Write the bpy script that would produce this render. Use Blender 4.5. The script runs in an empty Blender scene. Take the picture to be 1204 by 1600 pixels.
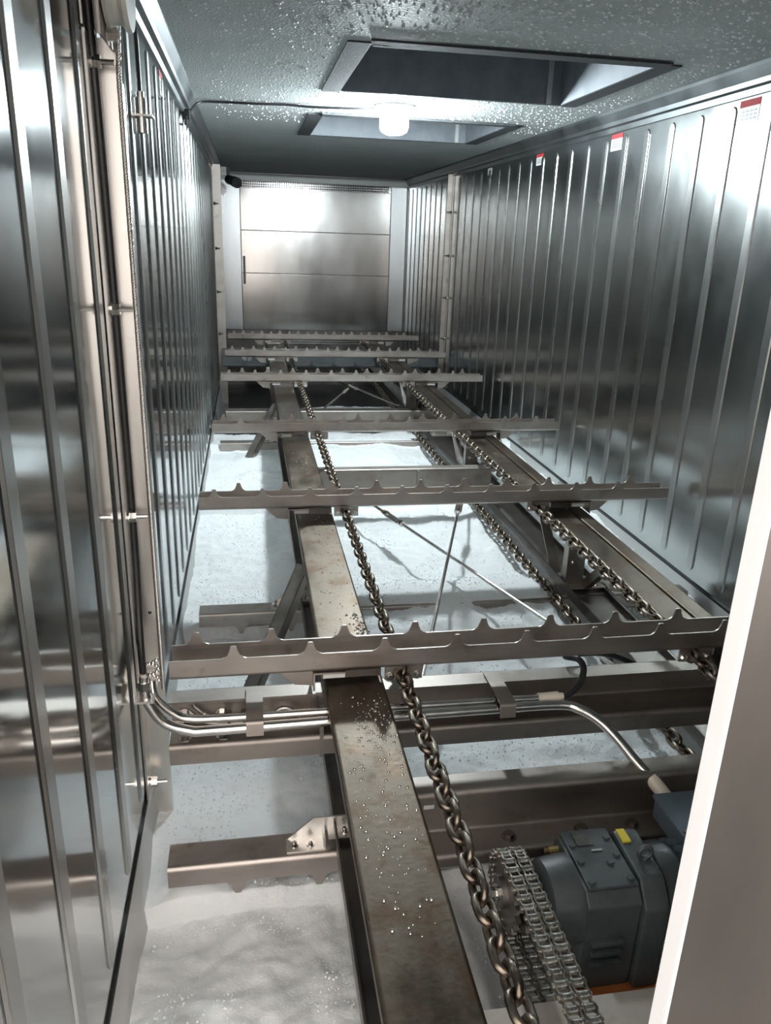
import bpy, math, random
import numpy as np
from mathutils import Vector, Matrix
random.seed(7)
PI = math.pi
SC = bpy.context.scene
COL = SC.collection

# ------------------------------------------------------------------ camera
cam_d = bpy.data.cameras.new('camera'); cam = bpy.data.objects.new('camera', cam_d); COL.objects.link(cam)
YAW, PITCH, ROLL, FPX = 0.1777, 0.339, -0.0339, 1218.1
fw = Vector((math.sin(YAW)*math.cos(PITCH), math.cos(YAW)*math.cos(PITCH), -math.sin(PITCH)))
r0 = Vector((math.cos(YAW), -math.sin(YAW), 0)); d0 = fw.cross(r0)
rt = r0*math.cos(ROLL) + d0*math.sin(ROLL); dn = -r0*math.sin(ROLL) + d0*math.cos(ROLL)
M = Matrix((rt, -dn, -fw)).transposed().to_4x4(); M.translation = Vector((-0.8344, 0.0, 1.4537))
cam.matrix_world = M
cam_d.sensor_fit = 'HORIZONTAL'; cam_d.sensor_width = 36.0; cam_d.lens = FPX/1204*36.0
cam_d.clip_start = 0.02; cam_d.clip_end = 100
SC.camera = cam

# ------------------------------------------------------------------ world, light, exposure
w = bpy.data.worlds.new('world'); SC.world = w; w.use_nodes = True
bg = w.node_tree.nodes['Background']; bg.inputs[0].default_value = (1.0, 0.92, 0.86, 1); bg.inputs[1].default_value = 3.6
LAMP_STRENGTH = 620.0
SC.view_settings.view_transform = 'Standard'; SC.view_settings.look = 'None'
SC.view_settings.exposure = 0.15; SC.view_settings.gamma = 1.0; SC.view_settings.use_curve_mapping = False
SC.cycles.use_denoising = True
SC.cycles.max_bounces = 7; SC.cycles.glossy_bounces = 6; SC.cycles.diffuse_bounces = 3; SC.cycles.transmission_bounces = 2
SC.cycles.caustics_refractive = False; SC.cycles.use_adaptive_sampling = True; SC.cycles.adaptive_threshold = 0.02
SC.cycles.sample_clamp_indirect = 12.0

# ------------------------------------------------------------------ materials
MATS = {}
def new_mat(name):
    m = bpy.data.materials.new(name); m.use_nodes = True
    nt = m.node_tree; b = nt.nodes['Principled BSDF']; MATS[name] = m
    return m, nt, b
def node(nt, t, **kw):
    n = nt.nodes.new(t)
    for k, v in kw.items():
        if k in n.inputs: n.inputs[k].default_value = v
        else: setattr(n, k, v)
    return n
def coords(nt, scale=(1, 1, 1), world=False):
    if world:
        g = nt.nodes.new('ShaderNodeNewGeometry'); src = g.outputs['Position']
    else:
        tc = nt.nodes.new('ShaderNodeTexCoord'); src = tc.outputs['Object']
    mp = nt.nodes.new('ShaderNodeMapping'); mp.inputs['Scale'].default_value = scale
    nt.links.new(src, mp.inputs['Vector']); return mp.outputs['Vector']
def ramp(nt, fac, stops):
    r = nt.nodes.new('ShaderNodeValToRGB'); e = r.color_ramp.elements
    while len(e) < len(stops): e.new(0.5)
    for el, (p, c) in zip(e, stops): el.position = p; el.color = (*c, 1)
    nt.links.new(fac, r.inputs['Fac']); return r.outputs['Color']
def surf(name, c0, c1, metallic=0.0, rough=(0.4, 0.5), scale=(6, 6, 6), bump=0.0, bscale=40, bdist=0.01, detail=4, world=True,
         stain=None, spec=None, lo=.35, hi=.65, coat=0):
    m, nt, b = new_mat(name)
    v = coords(nt, scale, world)
    n = node(nt, 'ShaderNodeTexNoise', Scale=1.0, Detail=detail, Roughness=0.6); nt.links.new(v, n.inputs['Vector'])
    col = ramp(nt, n.outputs['Fac'], [(lo, c0), (hi, c1)])
    if stain:
        sc_, amt, colr, thr = stain
        v2 = coords(nt, (1, 1, 1), world)
        n2 = node(nt, 'ShaderNodeTexNoise', Scale=sc_, Detail=5.0, Roughness=0.65); nt.links.new(v2, n2.inputs['Vector'])
        f2 = ramp(nt, n2.outputs['Fac'], [(thr, (0, 0, 0)), (min(1, thr+.14), (amt, amt, amt))])
        mx = nt.nodes.new('ShaderNodeMix'); mx.data_type = 'RGBA'
        nt.links.new(f2, mx.inputs['Factor']); nt.links.new(col, mx.inputs['A']); mx.inputs['B'].default_value = (*colr, 1)
        col = mx.outputs['Result']
    nt.links.new(col, b.inputs['Base Color'])
    b.inputs['Metallic'].default_value = metallic
    rr = nt.nodes.new('ShaderNodeMapRange'); rr.inputs['To Min'].default_value = rough[0]; rr.inputs['To Max'].default_value = rough[1]
    rr.inputs['From Min'].default_value = .3; rr.inputs['From Max'].default_value = .7
    nt.links.new(n.outputs['Fac'], rr.inputs['Value']); nt.links.new(rr.outputs['Result'], b.inputs['Roughness'])
    if coat: b.inputs['Coat Weight'].default_value = coat; b.inputs['Coat Roughness'].default_value = .15
    if bump:
        v3 = coords(nt, (1, 1, 1), world)
        n3 = node(nt, 'ShaderNodeTexNoise', Scale=bscale, Detail=3.0); nt.links.new(v3, n3.inputs['Vector'])
        bp = nt.nodes.new('ShaderNodeBump'); bp.inputs['Strength'].default_value = bump; bp.inputs['Distance'].default_value = bdist
        nt.links.new(n3.outputs['Fac'], bp.inputs['Height']); nt.links.new(bp.outputs['Normal'], b.inputs['Normal'])
    return m
# mirror-finish stainless cladding: soft waviness of the sheet, faint vertical smears
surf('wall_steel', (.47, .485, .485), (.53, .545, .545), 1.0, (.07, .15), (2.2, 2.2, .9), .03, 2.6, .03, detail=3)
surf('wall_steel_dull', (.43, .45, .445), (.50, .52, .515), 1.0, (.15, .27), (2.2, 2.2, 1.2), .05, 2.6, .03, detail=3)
surf('rib_steel', (.44, .445, .435), (.50, .505, .495), 1.0, (.24, .34), (2.2, 2.2, .7), .05, 3.0, .02)
surf('rake_steel', (.40, .36, .33), (.50, .455, .42), 1.0, (.38, .52), (5, 12, 12), .06, 160, .002, stain=(9, .5, (.22, .17, .14), .58))
surf('beam_steel', (.29, .258, .235), (.39, .355, .325), 1.0, (.40, .56), (3, 8, 8), .08, 90, .002, stain=(6, .55, (.20, .16, .135), .55))
surf('rail_steel', (.090, .072, .054), (.165, .138, .11), 1.0, (.36, .58), (10, 4, 10), .18, 70, .003, stain=(11, .75, (.10, .062, .038), .50))
surf('dark_steel', (.17, .15, .14), (.25, .23, .215), 1.0, (.35, .5), (5, 5, 5), .05, 90, .002)
surf('post_steel', (.66, .635, .60), (.76, .74, .71), 1.0, (.28, .44), (9, 9, 1.2), .05, 120, .002, stain=(7, .35, (.40, .35, .31), .6))
surf('bright_steel', (.60, .58, .55), (.70, .68, .65), 1.0, (.14, .24), (20, 20, 20))
surf('chain_steel', (.13, .105, .085), (.25, .21, .17), 1.0, (.28, .44), (30, 30, 30), .1, 200, .001)
surf('plate_steel', (.20, .18, .155), (.36, .33, .29), 1.0, (.30, .42), (60, 60, 60))
surf('roller_steel', (.48, .45, .41), (.66, .63, .58), 1.0, (.22, .34), (60, 60, 60))
surf('back_steel', (.46, .445, .43), (.54, .525, .51), 1.0, (.15, .22), (3, 3, 1.0), .05, 4.0, .012)
surf('jamb_steel', (.62, .63, .64), (.70, .71, .72), 1.0, (.26, .34), (3, 3, 1), .04, 5, .01)
surf('trim_steel', (.14, .155, .16), (.20, .215, .22), 1.0, (.40, .55), (3, 3, 3), .06, 30, .004)
surf('hatch_steel', (.15, .17, .19), (.22, .24, .265), .25, (.5, .65), (8, 8, 8), .12, 120, .002)
surf('flange_frost', (.030, .034, .036), (.06, .068, .072), .0, (.75, .95), (40, 40, 40), .5, 150, .004)
surf('door_steel', (.34, .325, .31), (.42, .40, .385), 1.0, (.28, .36), (4, 4, 1.2), .03, 60, .001)
surf('edge_steel', (.84, .85, .86), (.88, .89, .90), 0.0, (.30, .38), (6, 6, 2))
surf('cover_paint', (.042, .050, .053), (.072, .083, .088), .0, (.34, .5), (9, 9, 9), .12, 120, .002, stain=(30, .35, (.10, .11, .11), .60))
surf('motor_paint', (.060, .085, .105), (.085, .115, .140), .0, (.4, .5), (9, 9, 9), .08, 120, .002)
surf('black_rubber', (.012, .012, .013), (.025, .025, .027), 0, (.35, .5), (20, 20, 20))
surf('cream_plastic', (.66, .60, .50), (.72, .67, .57), 0, (.35, .45), (20, 20, 20))
surf('white_plastic', (.68, .69, .66), (.76, .77, .74), 0, (.35, .45), (14, 14, 14), stain=(12, .3, (.40, .42, .36), .6))
surf('pulley_plastic', (.55, .56, .50), (.66, .66, .60), 0, (.3, .4), (14, 14, 14), stain=(10, .45, (.30, .31, .27), .58))
surf('dark_gap', (.012, .013, .014), (.02, .021, .022), 0, (.5, .6), (9, 9, 9))
surf('kick_steel', (.46, .46, .45), (.54, .54, .53), .35, (.4, .55), (6, 2, 6), .1, 60, .003)
surf('asphalt', (.045, .043, .04), (.07, .066, .062), 0, (.7, .9), (3, 3, 3))
surf('wet_floor', (.03, .032, .033), (.06, .062, .062), 0, (.4, .6), (3, 3, 3))
surf('red_print', (.42, .03, .035), (.47, .04, .045), 0, (.7, .8), (9, 9, 9))
surf('white_print', (.62, .63, .61), (.68, .69, .67), 0, (.35, .45), (9, 9, 9))
surf('grey_print', (.22, .23, .23), (.26, .27, .27), 0, (.4, .5), (9, 9, 9))
surf('yellow_print', (.62, .50, .03), (.68, .55, .05), 0, (.4, .5), (9, 9, 9))
surf('plate_metal', (.07, .07, .065), (.16, .155, .145), .7, (.3, .5), (50, 50, 50))
surf('orange_rust', (.30, .09, .02), (.42, .14, .035), 0, (.5, .7), (30, 30, 30))
surf('brass', (.45, .30, .12), (.55, .40, .18), 1, (.3, .4), (30, 30, 30))
surf('tread_plate', (.42, .37, .32), (.52, .47, .42), .6, (.45, .6), (8, 8, 8), .1, 80, .002, stain=(8, .5, (.26, .21, .17), .55))
# flake ice
m, nt, b = new_mat('ice')
v = coords(nt, (1, 1, 1), True)
n1 = node(nt, 'ShaderNodeTexNoise', Scale=9.0, Detail=10.0, Roughness=.75); nt.links.new(v, n1.inputs['Vector'])
c = ramp(nt, n1.outputs['Fac'], [(.3, (.88, .92, .93)), (.7, (.95, .96, .96))])
nt.links.new(c, b.inputs['Base Color']); b.inputs['Roughness'].default_value = .55
n2 = node(nt, 'ShaderNodeTexNoise', Scale=70.0, Detail=8.0, Roughness=.8); nt.links.new(v, n2.inputs['Vector'])
bp = nt.nodes.new('ShaderNodeBump'); bp.inputs['Strength'].default_value = .5; bp.inputs['Distance'].default_value = .012
b.inputs['Subsurface Weight'].default_value = 0.0; b.inputs['Subsurface Radius'].default_value = (.9, 1.0, 1.0); b.inputs['Subsurface Scale'].default_value = .025
nt.links.new(n2.outputs['Fac'], bp.inputs['Height']); nt.links.new(bp.outputs['Normal'], b.inputs['Normal'])
# frosted ceiling paint
m, nt, b = new_mat('frost_ceiling')
v = coords(nt, (1, 1, 1), True)
n1 = node(nt, 'ShaderNodeTexNoise', Scale=2.2, Detail=4.0); nt.links.new(v, n1.inputs['Vector'])
c = ramp(nt, n1.outputs['Fac'], [(.3, (.36, .39, .385)), (.7, (.43, .455, .45))])
nt.links.new(c, b.inputs['Base Color']); b.inputs['Roughness'].default_value = .62; b.inputs['Specular IOR Level'].default_value = .3
vo = node(nt, 'ShaderNodeTexVoronoi', Scale=70.0); nt.links.new(v, vo.inputs['Vector'])
vr = ramp(nt, vo.outputs['Distance'], [(.0, (1, 1, 1)), (.45, (0, 0, 0))])
bp = nt.nodes.new('ShaderNodeBump'); bp.inputs['Strength'].default_value = .55; bp.inputs['Distance'].default_value = .006
nt.links.new(vr, bp.inputs['Height']); nt.links.new(bp.outputs['Normal'], b.inputs['Normal'])
# wet glints
m, nt, b = new_mat('water_drop')
b.inputs['Base Color'].default_value = (.55, .53, .50, 1); b.inputs['Roughness'].default_value = .10; b.inputs['Metallic'].default_value = .9
m, nt, b = new_mat('frost_bead')
b.inputs['Base Color'].default_value = (.82, .85, .85, 1); b.inputs['Roughness'].default_value = .2
# lamp glass
m, nt, b = new_mat('lamp_glow')
b.inputs['Base Color'].default_value = (.9, .95, 1, 1); b.inputs['Emission Color'].default_value = (.86, .96, 1.0, 1)
b.inputs['Emission Strength'].default_value = LAMP_STRENGTH

# ------------------------------------------------------------------ mesh helpers
ORG = {}
class MB:
    def __init__(s): s.v = []; s.f = []
    def add(s, vs, fs):
        o = len(s.v); s.v += [tuple(p) for p in vs]; s.f += [tuple(i+o for i in f) for f in fs]; return s
    def box(s, x0, x1, y0, y1, z0, z1):
        return s.add([(x0,y0,z0),(x1,y0,z0),(x1,y1,z0),(x0,y1,z0),(x0,y0,z1),(x1,y0,z1),(x1,y1,z1),(x0,y1,z1)],
                     [(0,3,2,1),(4,5,6,7),(0,1,5,4),(1,2,6,5),(2,3,7,6),(3,0,4,7)])
    def prism(s, poly, axis, a0, a1):
        # poly: list of 2D points; axis 'x': (y,z), 'y': (x,z), 'z': (x,y)
        def p3(p, a): return {'x': (a, p[0], p[1]), 'y': (p[0], a, p[1]), 'z': (p[0], p[1], a)}[axis]
        n = len(poly)
        vs = [p3(p, a0) for p in poly] + [p3(p, a1) for p in poly]
        area = sum(poly[i][0]*poly[(i+1) % n][1]-poly[(i+1) % n][0]*poly[i][1] for i in range(n))
        fs = [tuple(range(n))[::-1], tuple(range(n, 2*n))] + [(i, (i+1) % n, n+(i+1) % n, n+i) for i in range(n)]
        flip = (area < 0) ^ (axis == 'y') ^ (a1 < a0)
        if flip: fs = [f[::-1] for f in fs]
        return s.add(vs, fs)
    def sheet(s, line, t, axis, a0, a1):
        return s.prism(thick(line, t), axis, a0, a1)
    def cyl(s, p0, p1, r, n=16, r1=None):
        return s.tube([p0, p1], r, n, rads=[r, r if r1 is None else r1])
    def tube(s, pts, r, n=10, rads=None, cap=True, closed=False):
        pts = [Vector(p) for p in pts]; N = len(pts); vs = []; fs = []
        rads = rads or [r]*N
        t = [(pts[(i+1) % N if closed else min(i+1, N-1)]-pts[(i-1) % N if closed else max(i-1, 0)]).normalized() for i in range(N)]
        a = Vector((0, 0, 1)) if abs(t[0].z) < .9 else Vector((1, 0, 0))
        u = t[0].cross(a).normalized()
        for i in range(N):
            u = (u - t[i]*u.dot(t[i])).normalized(); w_ = t[i].cross(u)
            for k in range(n):
                an = 2*PI*k/n; vs.append(pts[i]+(u*math.cos(an)+w_*math.sin(an))*rads[i])
        for i in range(N if closed else N-1):
            j = (i+1) % N
            for k in range(n): fs.append((i*n+k, i*n+(k+1) % n, j*n+(k+1) % n, j*n+k))
        if cap and not closed: fs.append(tuple(range(n))[::-1]); fs.append(tuple(range((N-1)*n, N*n)))
        return s.add(vs, fs)
    def hexnut(s, c, axis, r, h):
        c = Vector(c); d = {'x': Vector((1,0,0)), 'y': Vector((0,1,0)), 'z': Vector((0,0,1))}[axis]
        return s.tube([c, c+d*h], r, 6)
    def lathe(s, prof, c, axis, n=24):
        # prof: (r, h) along axis
        c = Vector(c); vs = []; fs = []
        E = {'x': (Vector((0,1,0)), Vector((0,0,1)), Vector((1,0,0))), 'y': (Vector((0,0,1)), Vector((1,0,0)), Vector((0,1,0))), 'z': (Vector((1,0,0)), Vector((0,1,0)), Vector((0,0,1)))}[axis]
        for r, h in prof:
            for k in range(n):
                a = 2*PI*k/n; vs.append(c+E[0]*r*math.cos(a)+E[1]*r*math.sin(a)+E[2]*h)
        for i in range(len(prof)-1):
            for k in range(n): fs.append((i*n+k, i*n+(k+1) % n, (i+1)*n+(k+1) % n, (i+1)*n+k))
        fs.append(tuple(range(n))[::-1]); fs.append(tuple(range((len(prof)-1)*n, len(prof)*n)))
        return s.add(vs, fs)
    def bead(s, c, r, nrm, n=6, flat=.6):
        c = Vector(c); vs = []; fs = []
        nz = Vector((0, 0, nrm))
        for lv, (rr, h) in enumerate(((1, 0), (.75, .55), (.3, .9))):
            for k in range(n):
                a = 2*PI*k/n; vs.append(c+Vector((math.cos(a)*r*rr, math.sin(a)*r*rr, 0))+nz*h*r*flat)
        for i in range(2):
            for k in range(n): fs.append((i*n+k, i*n+(k+1) % n, (i+1)*n+(k+1) % n, (i+1)*n+k))
        fs.append(tuple(range(2*n, 3*n)))
        return s.add(vs, fs)
    def build(s, name, mat, parent=None, loc=None, smooth=None, bevel=0):
        o0 = Vector(loc) if loc is not None else (ORG.get(parent.name, Vector((0,0,0))) if parent else Vector((0,0,0)))
        me = bpy.data.meshes.new(name)
        me.from_pydata([tuple(Vector(p)-o0) for p in s.v], [], s.f); me.update()
        if bevel or smooth:
            import bmesh
            bm = bmesh.new(); bm.from_mesh(me)
            if bevel:
                ed = [e for e in bm.edges if len(e.link_faces) == 2 and e.calc_face_angle(0) > .6]
                bmesh.ops.bevel(bm, geom=ed, offset=bevel, segments=2, affect='EDGES', profile=.5)
            for f in bm.faces: f.smooth = True
            for e in bm.edges:
                if len(e.link_faces) == 2 and e.calc_face_angle(0) > (.55 if not smooth else smooth): e.smooth = False
            bm.to_mesh(me); bm.free()
        me.materials.append(MATS[mat])
        o = bpy.data.objects.new(name, me); COL.objects.link(o)
        if bevel or (smooth and smooth < .95):
            wn = o.modifiers.new('weighted', 'WEIGHTED_NORMAL'); wn.keep_sharp = True; wn.weight = 100
        if parent is not None: o.parent = parent; ORG[o.name] = o0
        elif loc is not None: o.location = loc; ORG[o.name] = o0
        else: ORG[o.name] = Vector((0,0,0))
        return o
def thick(line, t):
    # offset polygon of an open 2D polyline, thickness t, centred
    P = [Vector(p) for p in line]; n = len(P); L = []; R = []
    for i in range(n):
        d1 = (P[i]-P[i-1]).normalized() if i > 0 else None
        d2 = (P[i+1]-P[i]).normalized() if i < n-1 else None
        d1 = d1 or d2; d2 = d2 or d1
        n1 = Vector((-d1.y, d1.x)); n2 = Vector((-d2.y, d2.x)); m_ = (n1+n2)
        m_ = m_/max(.25, m_.length_squared)*2 if m_.length > 1e-6 else n1
        L.append(tuple(P[i]+m_*t/2)); R.append(tuple(P[i]-m_*t/2))
    return L+R[::-1]
def rounded(line, r, seg=3):
    P = [Vector(p) for p in line]; out = [tuple(P[0])]
    for i in range(1, len(P)-1):
        a = (P[i-1]-P[i]).normalized(); b_ = (P[i+1]-P[i]).normalized()
        p0 = P[i]+a*r; p1 = P[i]+b_*r
        for k in range(seg+1):
            t = k/seg; out.append(tuple(p0*(1-t)**2+P[i]*2*t*(1-t)+p1*t*t))
    out.append(tuple(P[-1])); return out
def smooth_path(pts, seg=6):
    P = [Vector(p) for p in pts]; out = []
    for i in range(len(P)-1):
        p0 = P[max(i-1, 0)]; p1 = P[i]; p2 = P[i+1]; p3 = P[min(i+2, len(P)-1)]
        for k in range(seg):
            t = k/seg
            out.append(.5*((2*p1)+(p2-p0)*t+(2*p0-5*p1+4*p2-p3)*t*t+(-p0+3*p1-3*p2+p3)*t**3))
    out.append(P[-1]); return out
def tag(o, label, cat, group=None):
    o['label'] = label; o['category'] = cat
    if group: o['group'] = group
    return o
def struct(o): o['kind'] = 'structure'; return o
def thing(name, label, cat, loc, group=None):
    o = bpy.data.objects.new(name, None); COL.objects.link(o); o.location = loc; o.empty_display_size = .05
    ORG[o.name] = Vector(loc); return tag(o, label, cat, group)
def share(me, name, parent, mat=None):
    # another object with the same mesh, placed by matrix relative to the parent's origin
    o = bpy.data.objects.new(name, me); COL.objects.link(o); o.parent = parent; return o
def bolt(parent, c, axis, r=.009, head=.007, stud=0.0, sgn=1, mat='bright_steel', name='bolt'):
    mb = MB(); d = {'x': Vector((1,0,0)), 'y': Vector((0,1,0)), 'z': Vector((0,0,1))}[axis]*sgn; c = Vector(c)
    mb.tube([c, c+d*.0022], r*1.5, 12)
    mb.tube([c+d*.0022, c+d*(head+.0022)], r, 6)
    if stud: mb.tube([c+d*head, c+d*(head+stud)], r*.55, 8)
    return mb.build(name, mat, parent)

# ================================================================== the room
W = 1.14; ZC = 2.123; Y0 = 0.5; YB = 10.2
# floor
gr = struct(MB().box(-8, 8, -12, Y0, -.75, -.65).build('ground', 'asphalt'))
fl = struct(MB().box(-W-.05, W+.05, Y0, YB+.1, -.46, -.40).build('floor', 'wet_floor'))
# side walls with pressed vertical beads
def rib_mesh(side):
    # bead outline in (y,z), raised towards the room
    z0, z1, hw = .05, 2.0, .027; mb = MB(); ring = []
    for k in range(7):
        a = PI*k/6; ring.append((math.cos(a), math.sin(a), 1))
    for k in range(7):
        a = PI+PI*k/6; ring.append((math.cos(a), math.sin(a), 0))
    vs = []
    for wd, h in ((hw, 0), (hw*.84, .0045), (hw*.78, .005)):
        for cy, sz, top in ring:
            zc_ = (z1-hw) if top else (z0+hw)
            vs.append((-side*h, cy*wd, zc_+sz*wd))
    n = len(ring); fs = []
    for i in range(2):
        for k in range(n): fs.append((i*n+k, i*n+(k+1) % n, (i+1)*n+(k+1) % n, (i+1)*n+k))
    fs.append(tuple(range(2*n, 3*n)))
    if side > 0: fs = [f[::-1] for f in fs]
    return mb.add(vs, fs)
for side, nm, yb0 in ((-1, 'left', 1.25), (1, 'right', 2.775)):
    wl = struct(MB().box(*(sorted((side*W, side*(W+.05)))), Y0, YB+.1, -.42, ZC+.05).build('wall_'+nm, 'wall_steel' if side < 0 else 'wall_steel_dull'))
    first = None; k = math.ceil((Y0+.1-yb0)/.2445)
    while yb0+.2445*k < YB-.05:
        if first is None:
            first = rib_mesh(side).build('rib', 'rib_steel', wl); o = first
        else: o = share(first.data, 'rib', wl)
        o.location = (side*(W-.0003), yb0+.2445*k, 0); k += 1
    # kick plate along the floor with its dark sealing joint
    bb = MB().prism([(side*W, -.003), (side*(W-.006), -.004), (side*(W-.03), -.20), (side*W, -.20)], 'y', Y0, YB).build('baseboard_'+nm, 'kick_steel')
    struct(bb)
    MB().box(*(sorted((side*(W-.0055), side*(W-.0003)))), Y0, YB, -.0035, .004 if side < 0 else .010).build('joint_seal', 'dark_gap', bb)
# ceiling with the two hatch openings
H = [(-.37, .775, 3.235, 4.265), (-.375, .77, 5.10, 6.12)]
mb = MB()
ys = [Y0, H[0][2], H[0][3], H[1][2], H[1][3], YB+.1]
for i in range(5):
    if i in (1, 3):
        h = H[0] if i == 1 else H[1]
        mb.box(-W-.05, h[0], ys[i], ys[i+1], ZC, ZC+.06); mb.box(h[1], W+.05, ys[i], ys[i+1], ZC, ZC+.06)
    else: mb.box(-W-.05, W+.05, ys[i], ys[i+1], ZC, ZC+.06)
ceil = struct(mb.build('ceiling', 'frost_ceiling'))
mb = MB(); rnd = random.Random(3)
for i in range(7500):
    x = rnd.uniform(-1.0, 1.06); y = 1.9+(rnd.random()**1.5)*3.6
    if any(h[0]-.09 < x < h[1]+.09 and h[2]-.09 < y < h[3]+.04 for h in H): continue
    if rnd.random() > .35+.65*max(0, min(1, (x+.9)/1.2)): continue
    mb.bead((x, y, ZC+.0005), rnd.choice((.003, .004, .005, .005, .006, .008)), -1, 6, .7)
o = mb.build('frost_beads', 'frost_bead', ceil, smooth=1.2); o['kind'] = 'stuff'
# coved ceiling trims
for i, side in enumerate((-1, 1)):
    pr = [(1.086, ZC+.001), (1.084, 2.108), (1.106, 2.070), (1.110, 2.052), (1.127, 2.046), (1.131, 2.022), (W, 2.020), (W, ZC+.001)]
    struct(MB().prism([(side*a, z) for a, z in pr], 'y', Y0, YB).build('trim_%d' % (i+1), 'trim_steel'))
# back wall: clad in jambs, three sheets and a vent strip
bw = struct(MB().box(-W, W, YB, YB+.05, -.42, ZC+.02).build('wall_back', 'dark_steel'))
MB().box(-1.125, -.905, YB-.035, YB-.001, .30, 2.06).build('jamb', 'jamb_steel', bw, bevel=.004)
MB().box(.935, 1.125, YB-.035, YB-.001, .30, 2.06).build('jamb', 'jamb_steel', bw, bevel=.004)
for z0, z1 in ((1.482, 1.955), (.985, 1.476), (.30, .979)):
    sh = MB().box(-.898, .928, YB-.018, YB-.001, z0, z1).build('sheet_panel', 'back_steel', bw, bevel=.003)
    mb = MB()
    for k in range(7):
        mb.cyl((-.82+.275*k, YB-.0225, z1-.02), (-.82+.275*k, YB-.017, z1-.02), .007, 8)
    mb.build('rivet_row', 'bright_steel', sh)
vs_ = MB().box(-.898, .928, YB-.016, YB-.001, 1.958, 2.055).build('vent_strip', 'back_steel', bw)
mb = MB()
for row in range(3):
    for k in range(84):
        x = -.885+.0213*k
        if 34 < k < 38 and row == 0: continue
        mb.box(x, x+.015, YB-.0185, YB-.0155, 1.963+.025*row, 1.982+.025*row)
o = mb.build('vent_slots', 'dark_gap', vs_); o['kind'] = 'stuff'
MB().box(-.885, -.855, YB-.022, YB-.017, .85, 1.18).build('warning_strip', 'grey_print', bw)
struct(MB().sheet(rounded([(YB-.11, 2.03), (YB-.11, 2.10), (YB-.02, 2.10)], .02), .02, 'x', -W+.01, W-.01).build('trim_3', 'kick_steel'))
# the near door leaf standing ajar on the right
dr = struct(MB().box(-.385, W-.01, .580, .603, -.40, 2.08).build('door_1', 'door_steel', bevel=.002))
MB().prism([(-.389, .578), (-.3845, .578), (-.3845, .605), (-.389, .605)], 'z', -.39, 2.08).build('edge_strip', 'edge_steel', dr, bevel=.0015)

# ================================================================== ice bed
def fade(a, b_, t): t = np.clip((t-a)/(b_-a), 0, 1); return t*t*(3-2*t)
rs = np.random.RandomState(11)
def vnoise(X, Y, f):
    G = rs.rand(256, 256); x = X*f+40; y = Y*f+40
    xi = np.floor(x).astype(int); yi = np.floor(y).astype(int); fx = x-xi; fy = y-yi
    fx = fx*fx*(3-2*fx); fy = fy*fy*(3-2*fy); g = lambda a, b_: G[a % 256, b_ % 256]
    return (g(xi, yi)*(1-fx)*(1-fy)+g(xi+1, yi)*fx*(1-fy)+g(xi, yi+1)*(1-fx)*fy+g(xi+1, yi+1)*fx*fy)-.5
LOWRAKE = [1.535, 2.875, 4.22, 5.60]
xs = np.linspace(-1.132, 1.132, 230)
ysn = np.concatenate([np.linspace(.52, 2.4, 210), np.linspace(2.412, 5, 220), np.linspace(5.02, 9.9, 180)])
X, Y = np.meshgrid(xs, ysn)
Zb = np.interp(Y, [0, 1.0, 1.6, 2.4, 3, 4.3, 5.5, 6.5, 7.2, 7.9, 8.3], [-.13, -.115, -.105, -.10, -.075, -.045, -.05, -.07, -.09, -.18, -.34])
for yr in LOWRAKE:
    Zb = Zb - .035*fade(.34, 0, yr-Y+.0)*(Y < yr) + .018*fade(.4, 0, Y-yr)*(Y >= yr)
side_drop = fade(.55, .75, np.abs(X+.05))*fade(6.15, 6.5, Y)
Zb = Zb-.5*side_drop-.3*fade(7.5, 8.0, Y)
mid = fade(.50, .40, np.abs(X))
for yr, up, upl in ((2.875, .10, 0.0), (4.22, .075, .03), (5.60, .06, .02)):
    Zb += (up*mid+upl*(1-mid))*fade(.45, .05, np.abs(Y-yr-.05))
Zb -= .10*fade(-.36, -.28, X)*fade(.5, .4, X)*fade(1.08, 1.14, Y)*fade(1.5, 1.4, Y)
Zb += .07*fade(-.85, -1.12, X)*fade(2.0, 1.4, Y)*vnoise(X, Y, 6)*2
Zi = Zb + .035*vnoise(X, Y, 2.2) + .030*vnoise(X, Y, 7) + .014*vnoise(X, Y, 17) + .007*vnoise(X, Y, 38) + .005*vnoise(X, Y, 80)
Zi = np.minimum(Zi, .014*mid)
ny, nx = X.shape
V = np.stack([X, Y, Zi], -1).reshape(-1, 3)
idx = np.arange(nx*ny).reshape(ny, nx)
F = np.stack([idx[:-1, :-1], idx[:-1, 1:], idx[1:, 1:], idx[1:, :-1]], -1).reshape(-1, 4)
mb = MB(); mb.v = [tuple(p) for p in V.tolist()]; mb.f = [tuple(f) for f in F.tolist()]
ice = mb.build('flake_ice', 'ice', smooth=3.0)
tag(ice, 'white flake ice lying loose over the whole floor', 'ice'); ice['kind'] = 'stuff'

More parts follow.
